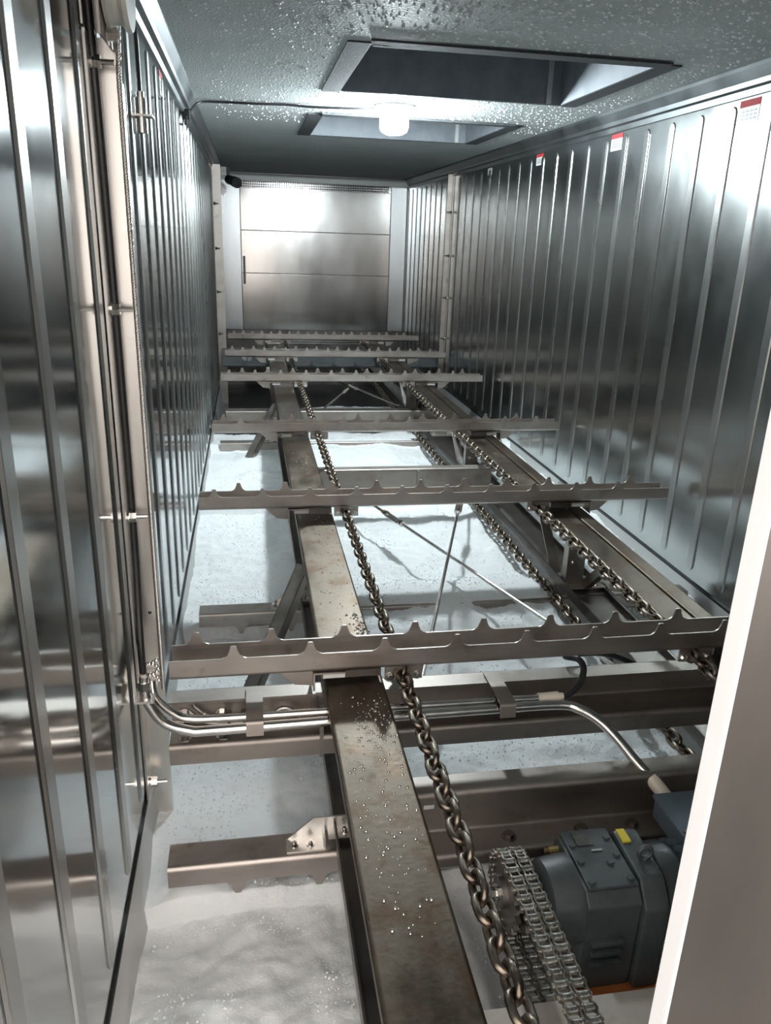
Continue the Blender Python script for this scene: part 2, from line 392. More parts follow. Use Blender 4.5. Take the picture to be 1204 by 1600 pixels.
# loose flakes lying on the bed, as real little chips
rg = np.random.RandomState(4); NCH = 42000
cyv = .55+(rg.rand(NCH)**1.4)*5.4; cxv = rg.uniform(-1.10, 1.10, NCH)
ixs = np.clip(np.searchsorted(xs, cxv)-1, 0, nx-2); iys = np.clip(np.searchsorted(ysn, cyv)-1, 0, ny-2)
czv = Zi[iys, ixs]; keep = vnoise(cxv, cyv, 5) > -.22
base = np.array([(1,0,0),(-1,0,0),(0,1,0),(0,-1,0),(0,0,.45),(0,0,-.45)])
VV = []; FF = []; tri = np.array([(0,2,4),(2,1,4),(1,3,4),(3,0,4),(2,0,5),(1,2,5),(3,1,5),(0,3,5)]); n_ = 0
for i in np.nonzero(keep)[0]:
    q, _r = np.linalg.qr(rg.normal(size=(3, 3))); sz = rg.uniform(.0015, .005)
    VV.append((base*rg.uniform(.5, 1.1, (6, 1))*sz) @ q + np.array((cxv[i], cyv[i], czv[i]+sz*.3))); FF.append(tri+n_); n_ += 6
mb = MB(); mb.v = [tuple(p) for p in np.concatenate(VV).tolist()]; mb.f = [tuple(f) for f in np.concatenate(FF).tolist()]
o = mb.build('loose_flakes', 'ice', ice); o['kind'] = 'stuff'

# ================================================================== conveyor rails
def rail(label, xa, xb, y0, y1, z, down=True, strip=None):
    t = thing('chain_rail' if down else 'return_rail', label, 'rail', ((xa+xb)/2, y0, z), 'conveyor rails')
    s = -1 if down else 1
    lip = .022 if down else .045
    ln = rounded([(xa+.002, z+s*lip), (xa+.002, z-.0025), (xb-.002, z-.0025), (xb-.002, z+s*.022)], .007)
    MB().sheet(ln, .005, 'y', y0, y1).build('rail_plate', 'rail_steel' if down else 'dark_steel', t, smooth=.9)
    if strip:
        MB().sheet(rounded([(strip[0], z-.04), (strip[0], z-.0035), (strip[1], z-.0035), (strip[1], z-.04)], .006), .005, 'y', y0, y1).build('outer_strip', 'rail_steel', t, smooth=.9)
    return t
railL = rail('broad brown steel rail on the left, spotted with water drops', -.655, -.493, .35, 9.25, .30)
railR = rail('two-part brown steel rail beside the right-hand wall', .485, .592, .95, 9.25, .30, True, (.604, .665))
lowL = rail('dark return rail lying low under the left rail', -.655, -.493, .35, 9.25, .022, False)
lowR = rail('dark return rail lying low on the ice at the right', .485, .665, .95, 9.25, .022, False)
rnd = random.Random(5); mb = MB()
for i in range(330):
    y = rnd.choice((rnd.gauss(1.62, .09), rnd.gauss(1.45, .18), rnd.uniform(1.0, 1.8)))
    x = rnd.uniform(-.635, -.505) if y < 1.5 else rnd.gauss(-.545, .035)
    if not (-.645 < x < -.50 and .95 < y < 1.78): continue
    mb.bead((x, y, .3001), rnd.choice((.0015, .002, .002, .003, .004)), 1, 7, .8)
for i in range(160):
    mb.bead((rnd.uniform(-.64, -.50), rnd.uniform(2.05, 4.3), .3001), rnd.choice((.0015, .002, .003)), 1, 6, .8)
for i in range(60):
    mb.bead((rnd.gauss(-.515, .012), rnd.uniform(2.02, 2.25), .3001), rnd.choice((.003, .004, .006)), 1, 6, .8)
o = mb.build('water_drops', 'water_drop', railL, smooth=1.5); o['kind'] = 'stuff'

# ================================================================== cross beams
def beam(name, label, line, x0, x1, mat='beam_steel', t=.006, cat='beam', group=None):
    o = thing(name, label, cat, ((x0+x1)/2, line[0][0], min(p[1] for p in line)), group)
    MB().sheet(rounded(line, .012), t, 'x', x0, x1).build('channel', mat, o, smooth=.7)
    return o
bA = beam('cross_beam', 'stepped steel cross beam carrying the two shiny conduits', [(1.84, .27), (1.905, .27), (1.905, .165), (1.80, .165), (1.80, .108)], -1.07, 1.07)
for x, z in ((-1.035, .196), (-.935, .19)): bolt(bA, (x, 1.90, z), 'y', .013, .012, .02, -1)
bolt(bA, (-.93, 1.83, .168), 'z', .014, .012, .018, 1); bolt(bA, (-1.03, 1.83, .168), 'z', .012, .008, .0, 1)
MB().box(-.672, -.662, 1.795, 1.90, .10, .268).build('stiffener', 'beam_steel', bA)
for k in range(4): bolt(bA, (.60+.0*k, 1.90, .19+.02*k), 'y', .009, .008, 0, -1)
bB = beam('cross_beam', 'deep brown cross beam with slotted web behind the gearbox', [(1.625, .14), (1.56, .14), (1.56, .022), (1.475, .022), (1.475, -.01)], -.492, .48)
for x in (-.215, -.02, .12): bolt(bB, (x, 1.515, .025), 'z', .013, .010, 0, 1, 'dark_steel')
MB().box(-.432, -.405, 1.5555, 1.5565, .098, .110).build('slot', 'white_print', bB, bevel=.0004)
bD = beam('cross_beam', 'plain cross beam joining the rails behind the second rake', [(4.14, .24), (4.08, .24), (4.08, .10)], -.49, .50)
MB().box(.07, .082, 4.066, 4.08, .10, .236).build('stiffener', 'beam_steel', bD)
bE = beam('cross_beam', 'pale-topped cross beam just behind the third rake', [(6.26, .12), (6.17, .12), (6.17, -.02)], -1.03, .66)
bF = beam('cross_beam', 'far greenish cross beam bolted between the far wall posts', [(8.06, .35), (7.99, .35), (7.99, .19), (7.94, .19)], -1.10, 1.10, 'trim_steel')
for x in (-.88, -.84, .8, .86): bolt(bF, (x, 7.987, .27), 'y', .02, .014, 0, -1)
bG = beam('tail_shaft', 'long thin tail shaft at the far end of the rails', [(9.15, .27), (9.19, .27), (9.19, .30), (9.15, .30)], -.55, .72, 'bright_steel', .01, 'shaft')
# floor plate in front of the gearbox
pl = MB().box(-.49, .62, .52, 1.062, .023, .030).build('base_plate', 'tread_plate', loc=(0, .8, .023), bevel=.0015)
tag(pl, 'stained tan base plate in front of the gearbox', 'plate')

# ================================================================== rakes
def tooth_poly(xs_, x0, x1, base, top, h):
    p = [(x0, base)]
    p.append((x0, top))
    for xt in xs_:
        for dx, dz in ((-.033, 0), (-.025, .07), (-.017, .24), (-.011, .60), (-.0075, .96), (-.005, 1), (.005, 1), (.0075, .96), (.011, .60), (.017, .24), (.025, .07), (.033, 0)):
            p.append((xt+dx, top+dz*h))
    p += [(x1, top), (x1, base)]
    return p
RW = .085
def rake(label, y, z, flip, phase, group, brackets=True, x0=-1.06, x1=1.06):
    # z: height of the web; flip: teeth point down (return run)
    t = thing('ice_rake', label, 'rake', (0, y, z), group)
    s = -1 if flip else 1
    ln = rounded([(y, z+s*.045), (y, z), (y+RW, z), (y+RW, z+s*.045)], .012, 4)
    MB().sheet(ln, .005, 'x', x0, x1).build('channel', 'rake_steel', t, smooth=.6)
    for k, yy in enumerate((y, y+RW)):
        ph = phase if k == 0 else 1-phase
        xs_ = [-.995+.1*ph+.2*i for i in range(11)]
        xs_ = [x for x in xs_ if x0+.06 < x < x1-.06]
        pts = [(x, z+s*(q-z)) for x, q in tooth_poly(xs_, x0, x1, z+.040, z+.055, .036)]
        MB().prism(pts, 'y', yy-.0022, yy+.0022).build('tooth_strip', 'rake_steel', t)
    if brackets:
        for sg in (-1, 1):
            yb = y+.03
            if not flip:
                # hanger that straddles the rail: ear outside, block at the chain
                mb = MB(); f = lambda a: sg*a
                mb.prism([(f(.79), z-.003), (f(.735), z-.055), (f(.685), z-.06), (f(.685), z-.003)], 'y', yb, yb+.005)
                mb.sheet([(f(.685), z-.06), (f(.685), z-.008), (f(.60), z-.008)], .005, 'y', yb-.03, yb+.05)
                mb.build('rail_ear', 'rake_steel', t)
                MB().box(*sorted((f(.665), f(.50))), yb-.012, yb+.05, z-.034, z-.012).build('slide_block', 'dark_steel', t)
                MB().box(*sorted((f(.66), f(.60))), yb-.018, yb-.011, z-.030, z-.016).build('wear_pad', 'white_plastic', t)
                b_ = MB().box(*sorted((f(.49), f(.385))), yb-.02, yb-.014, z-.045, z+.0).build('chain_plate', 'rake_steel', t)
                for xx in (.475, .40): bolt(b_, (f(xx), yb-.02, z-.034), 'y', .008, .006, 0, -1, name='bolt')
            else:
                mb = MB(); f = lambda a: sg*a; zz = z+.003
                mb.prism([(f(.775), zz), (f(.705), zz+.062), (f(.50), zz+.062), (f(.50), zz+.034), (f(.672), zz+.034), (f(.680), zz+.026), (f(.680), zz)], 'y', y+.055, y+.060)
                mb.prism([(f(.775), zz), (f(.68), zz), (f(.68), zz+.004), (f(.775), zz+.004)], 'y', y+.01, y+.058)
                mb.prism([(f(.672), zz+.030), (f(.50), zz+.030), (f(.50), zz+.034), (f(.672), zz+.034)], 'y', y+.012, y+.058)
                mb.prism([(f(.684), zz), (f(.684), zz+.034), (f(.679), zz+.034), (f(.679), zz)], 'y', y+.012, y+.058)
                b_ = mb.build('rail_bracket', 'post_steel', t)
                for xx, dz in ((.755, .004), (.715, .004), (.63, .034)): bolt(b_, (f(xx), y+.032, zz+dz), 'z', .007, .006, .006, 1)
    return t
upper = [('nearest long toothed steel rake lying across both rails', 1.83), ('second toothed steel rake from the camera, behind the tie rods', 3.165),
         ('third toothed steel rake, level with the front edge of the dark recess', 4.52), ('fourth toothed rake, just in front of the far wall posts', 6.22),
         ('fifth toothed rake, ending at the far right wall post', 7.52), ('farthest toothed rake, in front of the shiny back wall', 8.80)]
upper[2] = ('third toothed steel rake from the camera, right end against corrugated wall', 4.52)
for i, (lab, y) in enumerate(upper):
    t = rake(lab, y, .348, False, 1 if i % 2 == 0 else 0, 'toothed rakes on the upper run')
    if i == 0:
        bolt(t, (-.745, y+.04, .351), 'z', .008, .008, .018, 1, 'dark_steel'); bolt(t, (.745, y+.04, .351), 'z', .008, .008, .018, 1, 'dark_steel')
for lab, y in zip(('nearest upside-down rake on the ice, beside the left wall post foot', 'upside-down rake half sunk in ice beside the left diagonal brace',
                   'upside-down rake nearly buried in ice under the second upper rake', 'upside-down rake lying on the ice under the third upper rake'), LOWRAKE):
    rake(lab, y, .008, True, 1, 'upside-down rakes on the return run')

# ================================================================== heavy link chains
def link_mesh():
    r = .0078; half = .0132; R = .0182; pts = []
    for k in range(7):
        a = -PI/2+PI*k/6; pts.append((R*math.sin(a)*1.0, half+R*math.cos(a), 0))
    for k in range(7):
        a = PI/2+PI*k/6; pts.append((R*math.sin(a), -half+R*math.cos(a), 0))
    return MB().tube(pts, r, 8, closed=True)
LM = link_mesh(); PITCH_L = .0487
link_me = None
def chain(label, x, z, y0, y1, split, roll=20, sag=0.0):
    global link_me
    t = thing('link_chain', label, 'chain', (x, y0, z), 'heavy link chains')
    n = int((y1-y0)/PITCH_L); far = MB(); rnd = random.Random(int(x*1000+z*77))
    for k in range(n):
        y = y0+PITCH_L*(k+.5); rl = math.radians(roll+rnd.uniform(-5, 5)+(90 if k % 2 else 0)+min(18, max(0, (y-1.8)*10)))
        dz = rnd.uniform(-.0015, .0015); mat = Matrix.Translation((0, y-y0, dz)) @ Matrix.Rotation(rl, 4, 'Y')
        if y < split:
            if link_me is None:
                o = LM.build('link', 'chain_steel', smooth=3.0); link_me = o.data; o.parent = t
            else: o = share(link_me, 'link', t)
            o.matrix_local = mat
        else:
            far.add([mat @ Vector(v)+Vector((x, y0, z)) for v in LM.v], LM.f)
    if far.v:
        o = far.build('far_links', 'chain_steel', t, smooth=3.0); o['kind'] = 'stuff'
    return t
chain('heavy dark link chain running along the right edge of the left rail', -.443, .325, .42, 9.15, 5.0)
chain('heavy link chain on the upper run beside the right rail', .425, .325, 1.0, 9.15, 5.2)
chain('heavy link chain on the ice below the right rail', .425, .022, 1.0, 9.15, 5.6)

# ================================================================== rail posts and braces
def post_set(y, sgn, label, y_lab):
    t = thing('rail_post', label, 'post', (sgn*.54, y, .022), 'posts between the rails')
    f = lambda a: sgn*a
    MB().sheet([(f(.50), y+.045), (f(.50), y), (f(.575), y), (f(.575), y+.045)], .005, 'z', .02, .285).build('upright', 'beam_steel', t)
    MB().box(*sorted((f(.46), f(.70))), y-.07, y+.12, .018, .026).build('foot_plate', 'beam_steel', t)
    mb = MB(); a0 = Vector((f(.52), y+.18, .022)); a1 = Vector((f(.50), y+.38, .28)); d = (a1-a0)
    for off, wd in ((0, .03),):
        p = [a0+Vector((f(-.012), 0, 0)), a0+Vector((f(.028), 0, 0)), a1+Vector((f(.028), 0, 0)), a1+Vector((f(-.012), 0, 0))]
        q = [v+Vector((0, .006, -.004)) for v in p]
        mb.add(p+q, [(0,1,2,3),(7,6,5,4),(0,4,5,1),(1,5,6,2),(2,6,7,3),(3,7,4,0)])
    p = [a0+Vector((f(.028), 0, 0)), a1+Vector((f(.028), 0, 0)), a1+Vector((f(.028), .035, 0)), a0+Vector((f(.028), .035, 0))]
    q = [v+Vector((f(.005), 0, 0)) for v in p]
    mb.add(p+q, [(0,1,2,3),(7,6,5,4),(0,4,5,1),(1,5,6,2),(2,6,7,3),(3,7,4,0)])
    mb.build('leaning_strut', 'post_steel' if y > 4 else 'beam_steel', t)
    p = [Vector(v) for v in ((f(.575), y-.02, .026), (f(.605), y-.02, .026), (f(.605), y-.27, .26), (f(.575), y-.27, .26))]
    q = [v+Vector((0, .03, .025)) for v in p]
    MB().add(p+q, [(0,1,2,3),(7,6,5,4),(0,4,5,1),(1,5,6,2),(2,6,7,3),(3,7,4,0)]).build('knee_brace', 'dark_steel', t)
    bolt(t, (f(.525), y-.003, .15), 'y', .007, .006, 0, -1)
    return t
for sgn, sd in ((1, 'right'),):
    for y, nm in ((2.93, 'near'), (4.62, 'middle'), (6.55, 'far')):
        post_set(y, sgn, 'short %s steel post with leaning strut under the %s rail' % (nm, sd), nm)
def brace(label, p0, p1, wd=.05):
    # angle section lying between two points
    a = Vector(p0); b_ = Vector(p1); d = (b_-a).normalized(); s_ = d.cross(Vector((0, 0, 1))).normalized(); u = s_.cross(d)
    if u.z < 0: u = -u
    mb = MB()
    for A, B, T in ((s_*wd/2, -s_*wd/2, u*.005),):
        p = [a+A, a+B, b_+B, b_+A]; q = [v-T for v in p]
        mb.add(p+q, [(0,1,2,3),(7,6,5,4),(0,4,5,1),(1,5,6,2),(2,6,7,3),(3,7,4,0)])
    for sg in (1, -1):
        p = [a+s_*sg*wd/2, b_+s_*sg*wd/2, b_+s_*sg*wd/2-u*.05, a+s_*sg*wd/2-u*.05]; q = [v-s_*sg*.005 for v in p]
        mb.add(p+q, [(0,1,2,3),(7,6,5,4),(0,4,5,1),(1,5,6,2),(2,6,7,3),(3,7,4,0)])
    o = mb.build('diagonal_brace', 'beam_steel', loc=tuple(a))
    return tag(o, label, 'brace', 'diagonal braces under the rails')
brace('grey diagonal brace sloping from the left rail down to the ice', (-.885, 2.33, -.06), (-.655, 2.75, .265))
brace('far diagonal brace sloping from the left rail down to the ice', (-.885, 5.3, -.06), (-.655, 5.75, .265))
brace('slanting brace beside the far right rail post', (.72, 4.9, .0), (.60, 4.5, .265))
# tie rods
def tie_rod(label, p0, p1, at):
    a = Vector(p0); b_ = Vector(p1); d = (b_-a)
    t = thing('tie_rod', label, 'tie rod', tuple(a), 'crossed tie rods between the rails')
    MB().tube([a, b_], .0075, 10).build('rod', 'bright_steel', t, smooth=1)
    c = a+d*at; dn_ = d.normalized(); s_ = dn_.cross(Vector((0, 0, 1))).normalized()
    mb = MB()
    for sg in (-1, 1): mb.tube([c-dn_*.07+s_*sg*.013, c+dn_*.07+s_*sg*.013], .006, 8)
    tb = mb.tube([c-dn_*.09, c-dn_*.06], .016, 6).tube([c+dn_*.06, c+dn_*.09], .016, 6).build('turnbuckle', 'bright_steel', t)
    MB().tube([c-dn_*.115, c-dn_*.095], .013, 6).build('lock_nut', 'brass', t)
    return t
tie_rod('tie rod with rusty nut running from left rear to right front', (-.29, 4.075, .12), (.42, 1.91, .12), .21)
tie_rod('tie rod with turnbuckle running from right rear to left front', (.34, 4.075, .139), (-.385, 1.91, .139), .17)
tie_rod('far tie rod leaning left, over the dark ice mound', (.34, 7.93, .12), (-.24, 6.28, .12), .55)
tie_rod('far tie rod leaning right, over the dark ice mound', (-.19, 7.93, .139), (.38, 6.28, .139), .5)

# ================================================================== posts on the walls
def wall_post(label, side, y, z0, z1, bolts, mat, w_=.066, leg=.05):
    t = thing('wall_post', label, 'post', (side*(W-.04), y, z0), 'angle posts on the walls')
    f = lambda a: side*a
    xo, xi = W-.006, W-.006-w_
    MB().sheet([(f(xo), y-leg), (f(xo), y), (f(xi), y)], .005, 'z', z0, z1).build('angle_bar', mat, t)
    for zb in bolts:
        yb = y-leg*.5
        b_ = MB().tube([(f(xo-.002), yb, zb), (f(xo-.048), yb, zb)], .0055, 8).build('stud', 'bright_steel', t)
        mb = MB(); mb.tube([(f(xo-.003), yb, zb), (f(xo-.007), yb, zb)], .017, 14); mb.tube([(f(xo-.006), yb, zb), (f(xo-.022), yb, zb)], .0135, 6)
        mb.build('nut', 'bright_steel', b_)
    return t
pn = wall_post('tall pale angle post with bolts and wire rope, near on the left wall', -1, 1.88, -.25, 1.815, (1.765, 1.285, .80, .03), 'post_steel', .054, .085)
MB().box(-1.087, -1.083, 1.884, 1.935, .30, 1.74).build('guide_strip', 'post_steel', pn)
MB().sheet([(-1.136, 1.80), (-1.136, 1.872), (-1.090, 1.872)], .004, 'z', 1.822, 2.02).build('head_angle', 'post_steel', pn)
MB().box(-1.136, -1.088, 1.72, 1.876, .352, .358).build('cable_bracket', 'post_steel', pn)
MB().box(-1.108, -1.100, 1.8755, 1.8775, .520, .526).build('slot', 'dark_gap', pn)
wall_post('thin angle post with bolts at the far end of the left wall', -1, 8.05, -.33, 2.04, (1.7, 1.3, .9, .5, .1), 'rake_steel', .075)
wall_post('thin angle post with bolts at the far end of the right wall', 1, 7.90, -.33, 2.04, (1.7, 1.3, .9, .5, .1), 'rake_steel', .05)
# pulley
t = thing('rope_pulley', 'whitish pulley wheel at the top of the near left post', 'pulley', (-1.07, 1.79, 1.88))
MB().lathe([(.03, -.022), (.088, -.022), (.092, -.014), (.078, -.004), (.078, .004), (.092, .014), (.088, .022), (.03, .022)], (-1.064, 1.79, 1.90), 'x', 32).build('wheel', 'pulley_plastic', t, smooth=.8)
MB().prism([(1.71, 1.79), (1.87, 1.79), (1.87, 2.01), (1.71, 2.01)], 'x', -1.093, -1.089).build('cheek_plate', 'beam_steel', t)
bolt(t, (-1.042, 1.79, 1.90), 'x', .014, .012); bolt(t, (-1.088, 1.78, 1.803), 'x', .013, .018, .006)
# wire rope: six strands twisted round a core
mb = MB()
def rope(mb, path, R=.0032, r=.0024, turns=40, strands=5, n=5):
    P = [Vector(p) for p in path]; Lc = [0]
    for i in range(1, len(P)): Lc.append(Lc[-1]+(P[i]-P[i-1]).length)
    tot = Lc[-1]; N = int(tot/.004)
    for s_ in range(strands):
        pts = []
        for k in range(N+1):
            q = tot*k/N; i = min(max(j for j in range(len(P)) if Lc[j] <= q+1e-9), len(P)-2)
            fr = (q-Lc[i])/(Lc[i+1]-Lc[i]); c = P[i].lerp(P[i+1], fr); d = (P[i+1]-P[i]).normalized()
            u = d.orthogonal().normalized(); v_ = d.cross(u); an = 2*PI*(s_/strands+q/.030)
            pts.append(c+(u*math.cos(an)+v_*math.sin(an))*R)
        mb.tube(pts, r, n)
rope(mb, [(-1.072, 1.835, 1.86), (-1.0835, 1.869, 1.75), (-1.0835, 1.869, .30)])
o = mb.build('wire_rope', 'post_steel', loc=(-1.0835, 1.869, .30), smooth=1.5); tag(o, 'thin twisted wire rope hanging down from the pulley', 'rope')
mb = MB(); rope(mb, smooth_path([(-1.02, 1.87, .225), (-.99, 1.86, .20), (-.96, 1.868, .182), (-.90, 1.87, .178), (-.84, 1.87, .178)], 4))
rope(mb, smooth_path([(-1.01, 1.88, .235), (-.985, 1.885, .205), (-.95, 1.885, .184), (-.88, 1.88, .178)], 4))
t = thing('rope_anchor', 'frayed rope end with clamps and eye bolt inside the cross beam', 'rope anchor', (-.93, 1.87, .17))
mb.build('rope_tail', 'post_steel', t, smooth=1.5)
for x in (-.915, -.875):
    MB().tube([(x, 1.862, .172), (x, 1.862, .205)], .004, 8).tube([(x, 1.862, .205), (x, 1.862, .222)], .009, 6).build('rope_clamp', 'bright_steel', t)
lp = [Vector((-.765+.036*math.cos(a), 1.862, .185+.036*math.sin(a))) for a in [PI*k/10 for k in range(11)]]
MB().tube(lp, .006, 8).build('eye_loop', 'post_steel', t, smooth=1.5)
MB().tube([(-.733, 1.862, .197), (-.67, 1.862, .200)], .0055, 8).tube([(-.742, 1.862, .196), (-.727, 1.862, .197)], .012, 6).tube([(-.722, 1.862, .197), (-.712, 1.862, .198)], .011, 6).tube([(-.692, 1.862, .199), (-.678, 1.862, .199)], .012, 6).build('threaded_rod', 'bright_steel', t)

# ================================================================== conduits, cables
def pipe(name, label, cat, pts, r, mat, seg=6, n=14, group=None):
    P = smooth_path(pts, seg)
    return tag(MB().tube(P, r, n).build(name, mat, loc=tuple(P[0]), smooth=1.2), label, cat, group)
t = thing('conduit', 'lower shiny conduit bending down to the gearmotor', 'conduit', (-1.10, 1.74, .36), 'shiny conduits along the cross beam')
P = smooth_path([(-1.112, 1.745, .385), (-1.105, 1.74, .345), (-1.07, 1.74, .282), (-1.01, 1.74, .253), (-.95, 1.74, .249), (-.643, 1.74, .252), (-.225, 1.74, .254), (-.023, 1.74, .253), (.034, 1.72, .248), (.079, 1.69, .229), (.114, 1.655, .20), (.154, 1.61, .155), (.185, 1.57, .125)], 6)
MB().tube(P, .0135, 16).build('pipe', 'bright_steel', t, smooth=1.2)
MB().tube([P[-1], P[-1]+Vector((.026, -.042, -.030))], .0185, 16).build('cream_sleeve', 'cream_plastic', t, smooth=1.2)
MB().tube(smooth_path([P[-1]+Vector((.024, -.040, -.028)), P[-1]+Vector((.036, -.06, -.045)), P[-1]+Vector((.040, -.075, -.06))], 4), .016, 12).build('black_end', 'black_rubber', t, smooth=1.2)
t = thing('conduit', 'upper shiny conduit ending in a cream sleeve and black hose', 'conduit', (-1.09, 1.765, .36), 'shiny conduits along the cross beam')
P = smooth_path([(-1.098, 1.775, .385), (-1.09, 1.765, .34), (-1.045, 1.765, .288), (-1.0, 1.765, .270), (-.87, 1.765, .266), (-.64, 1.765, .265), (-.07, 1.765, .262), (-.045, 1.765, .262)], 6)
MB().tube(P, .0105, 16).build('pipe', 'bright_steel', t, smooth=1.2)
MB().tube([(-.07, 1.765, .262), (-.012, 1.765, .263)], .0145, 16).tube([(-.012, 1.765, .263), (.002, 1.765, .263)], .010, 12).build('cream_sleeve', 'cream_plastic', t, smooth=1.0)
pipe('black_hose', 'black hose looping up over the cross beam from conduit end', 'hose', [(0.0, 1.765, .263), (.02, 1.768, .265), (.059, 1.79, .284), (.086, 1.83, .305), (.086, 1.87, .313), (.066, 1.915, .298), (.10, 1.935, .292), (.117, 1.937, .292), (.189, 1.95, .282), (.26, 1.965, .255), (.34, 1.97, .21), (.40, 1.98, .15)], .0095, 'black_rubber')
for x, lab in ((-.845, 'flat clamp strap over the conduits, left of the rail'), (-.172, 'flat clamp strap over the conduits, right of the rail')):
    o = MB().sheet(rounded([(1.885, .278), (1.838, .278), (1.775, .281), (1.722, .278), (1.716, .240)], .008), .004, 'x', x-.022, x+.022).build('clamp_strap', 'beam_steel', loc=(x, 1.80, .27), smooth=.7)
    tag(o, lab, 'clamp', 'conduit clamp straps')
pipe('black_cable', 'glossy black cable running down inside the near left post', 'cable', [(-1.127, 1.80, 2.06), (-1.127, 1.835, 1.8), (-1.126, 1.852, 1.4), (-1.126, 1.862, 1.0), (-1.126, 1.860, .7), (-1.124, 1.82, .5), (-1.112, 1.745, .41)], .009, 'black_rubber')
t = thing('cable_gland', 'shiny cable gland where the black cable enters the conduit', 'gland', (-1.11, 1.745, .38))
MB().tube([(-1.112, 1.745, .38), (-1.112, 1.745, .402)], .017, 6).tube([(-1.112, 1.745, .402), (-1.11, 1.742, .42)], .012, 12).build('gland_body', 'bright_steel', t)
mb = MB(); rnd = random.Random(2)
for k in range(16):
    a = k*.8; mb.bead((-1.09+.012*math.cos(a), 1.765+.01*math.sin(a), .39+.004*k), .0055, 1, 6, 1.4)
o = mb.build('ball_chain', 'bright_steel', t, smooth=1.5)
# fitting and thin cable on the left wall beyond the post
t = thing('cable_fitting', 'chrome cable fitting on the left wall beyond the post', 'fitting', (-1.12, 2.53, 1.76))
MB().tube([(-1.118, 2.53, 1.71), (-1.118, 2.53, 1.80)], .016, 12).tube([(-1.118, 2.53, 1.80), (-1.118, 2.53, 1.815)], .011, 8).build('gland_body', 'bright_steel', t, smooth=1)
MB().box(-1.139, -1.085, 2.50, 2.56, 1.750, 1.756).build('bracket', 'bright_steel', t)
pipe('wall_cable', 'thin dark cable dropping from ceiling into the chrome fitting', 'cable', [(-1.125, 2.53, 2.04), (-1.12, 2.535, 1.95), (-1.118, 2.53, 1.81)], .005, 'black_rubber')
t = thing('cable_junction', 'small black cable junction high on the left wall', 'junction', (-1.125, 4.55, 2.0))
MB().box(-1.139, -1.105, 4.52, 4.60, 1.985, 2.035).build('junction_box', 'black_rubber', t, bevel=.004)
MB().tube([(-1.12, 4.52, 2.0), (-1.12, 4.44, 1.955), (-1.12, 4.40, 1.95)], .006, 8).build('cable_tail', 'black_rubber', t, smooth=1.2)
pipe('lamp_cable', 'black cable along the ceiling from left wall to lamp', 'cable', [(-1.115, 4.60, 2.02), (-1.10, 4.72, 2.06), (-1.06, 4.79, 2.105), (-.95, 4.80, 2.113), (-.76, 4.76, 2.110), (-.60, 4.755, 2.113), (-.47, 4.735, 2.107), (-.30, 4.70, 2.106), (-.17, 4.67, 2.108), (-.10, 4.64, 2.11)], .0065, 'black_rubber')

# ================================================================== ceiling lamp
t = thing('ceiling_lamp', 'round white ceiling lamp glowing between the roof hatches', 'lamp', (-.03, 4.62, ZC))
MB().lathe([(.105, -.0005), (.105, -.018), (.085, -.030), (.02, -.032)], (-.03, 4.62, ZC), 'z', 32).build('lamp_base', 'white_plastic', t, smooth=.8)
MB().lathe([(.072, -.030), (.078, -.045), (.078, -.105), (.070, -.128), (.045, -.142), (.01, -.146)], (-.03, 4.62, ZC), 'z', 32).build('lamp_globe', 'lamp_glow', t, smooth=1.2)
# ================================================================== roof hatches
for i, (x0, x1, y0, y1) in enumerate(H):
    t = thing('roof_hatch', ('larger near roof hatch with dark frosted flange, before the lamp', 'smaller far roof hatch with dark flange, behind the lamp')[i], 'hatch', ((x0+x1)/2, (y0+y1)/2, ZC), 'roof hatches')
    F_ = .085; D_ = .40; z = ZC
    MB().box(x0-F_, x0+.002, y0-.02, y1+.02, z-.006, z-.0005).build('flange_strip', 'flange_frost', t)
    MB().box(x1-.002, x1+F_, y0-.02, y1+.02, z-.006, z-.0005).build('flange_strip', 'flange_frost', t)
    MB().prism([(x0-.01, y0-F_-.005), (x1+.02, y0-F_+.012), (x1+.02, y0+.002), (x0+.01, y0+.002)], 'z', z-.012, z-.004).build('flange_strip', 'flange_frost', t)
    MB().box(x0+.02, x1+.01, y1-.002, y1+.022, z-.004, z-.0003).build('flange_strip', 'flange_frost', t)
    for a in ((x0+.002, x0+.006, y0+.006, y1-.006), (x1-.006, x1-.002, y0+.006, y1-.006), (x0+.002, x1-.002, y0+.002, y0+.006), (x0+.002, x1-.002, y1-.006, y1-.002)):
        MB().box(a[0], a[1], a[2], a[3], z-.003, z+D_).build('side_panel', 'hatch_steel', t)
    MB().box(x0-.01, x1+.01, y0-.01, y1+.01, z+D_, z+D_+.02).build('lid', 'trim_steel', t)
    MB().box(x1-.085, x1-.06, y1-.012, y1-.006, z-.002, z+D_-.02).build('cover_strap', 'kick_steel', t)
    MB().box(x0+.005, x0+.07, y0-F_+.05, y0-F_+.062, z-.012, z-.005).build('frost_edge', 'white_print', t)

# ================================================================== small wall items
def sticker(label, side, y, wd, z, h, red=True):
    t = thing('label_sticker', label, 'sticker', (side*W, y, z-h), 'printed stickers under the ceiling trim')
    f = lambda a: side*a
    a, b_ = sorted((f(W-.0007), f(W-.0017))); c_, d_ = sorted((f(W-.0016), f(W-.0022)))
    MB().box(a, b_, y-wd/2, y+wd/2, z-h, z-(h*.28 if red else 0)).build('white_field', 'white_print', t)
    if red: MB().box(a, b_, y-wd/2, y+wd/2, z-h*.28, z).build('red_band', 'red_print', t)
    mb = MB()
    for k in range(3):
        zz = z-h*(.45+.15*k)
        for q in range(4): mb.box(c_, d_, y-wd*.4+wd*.2*q, y-wd*.4+wd*.2*q+wd*.15, zz-h*.05, zz+h*.04)
    mb.build('print_lines', 'grey_print', t)
    return t
sticker('nearest and largest red and white sticker at right wall top', 1, 3.155, .135, 2.012, .092)
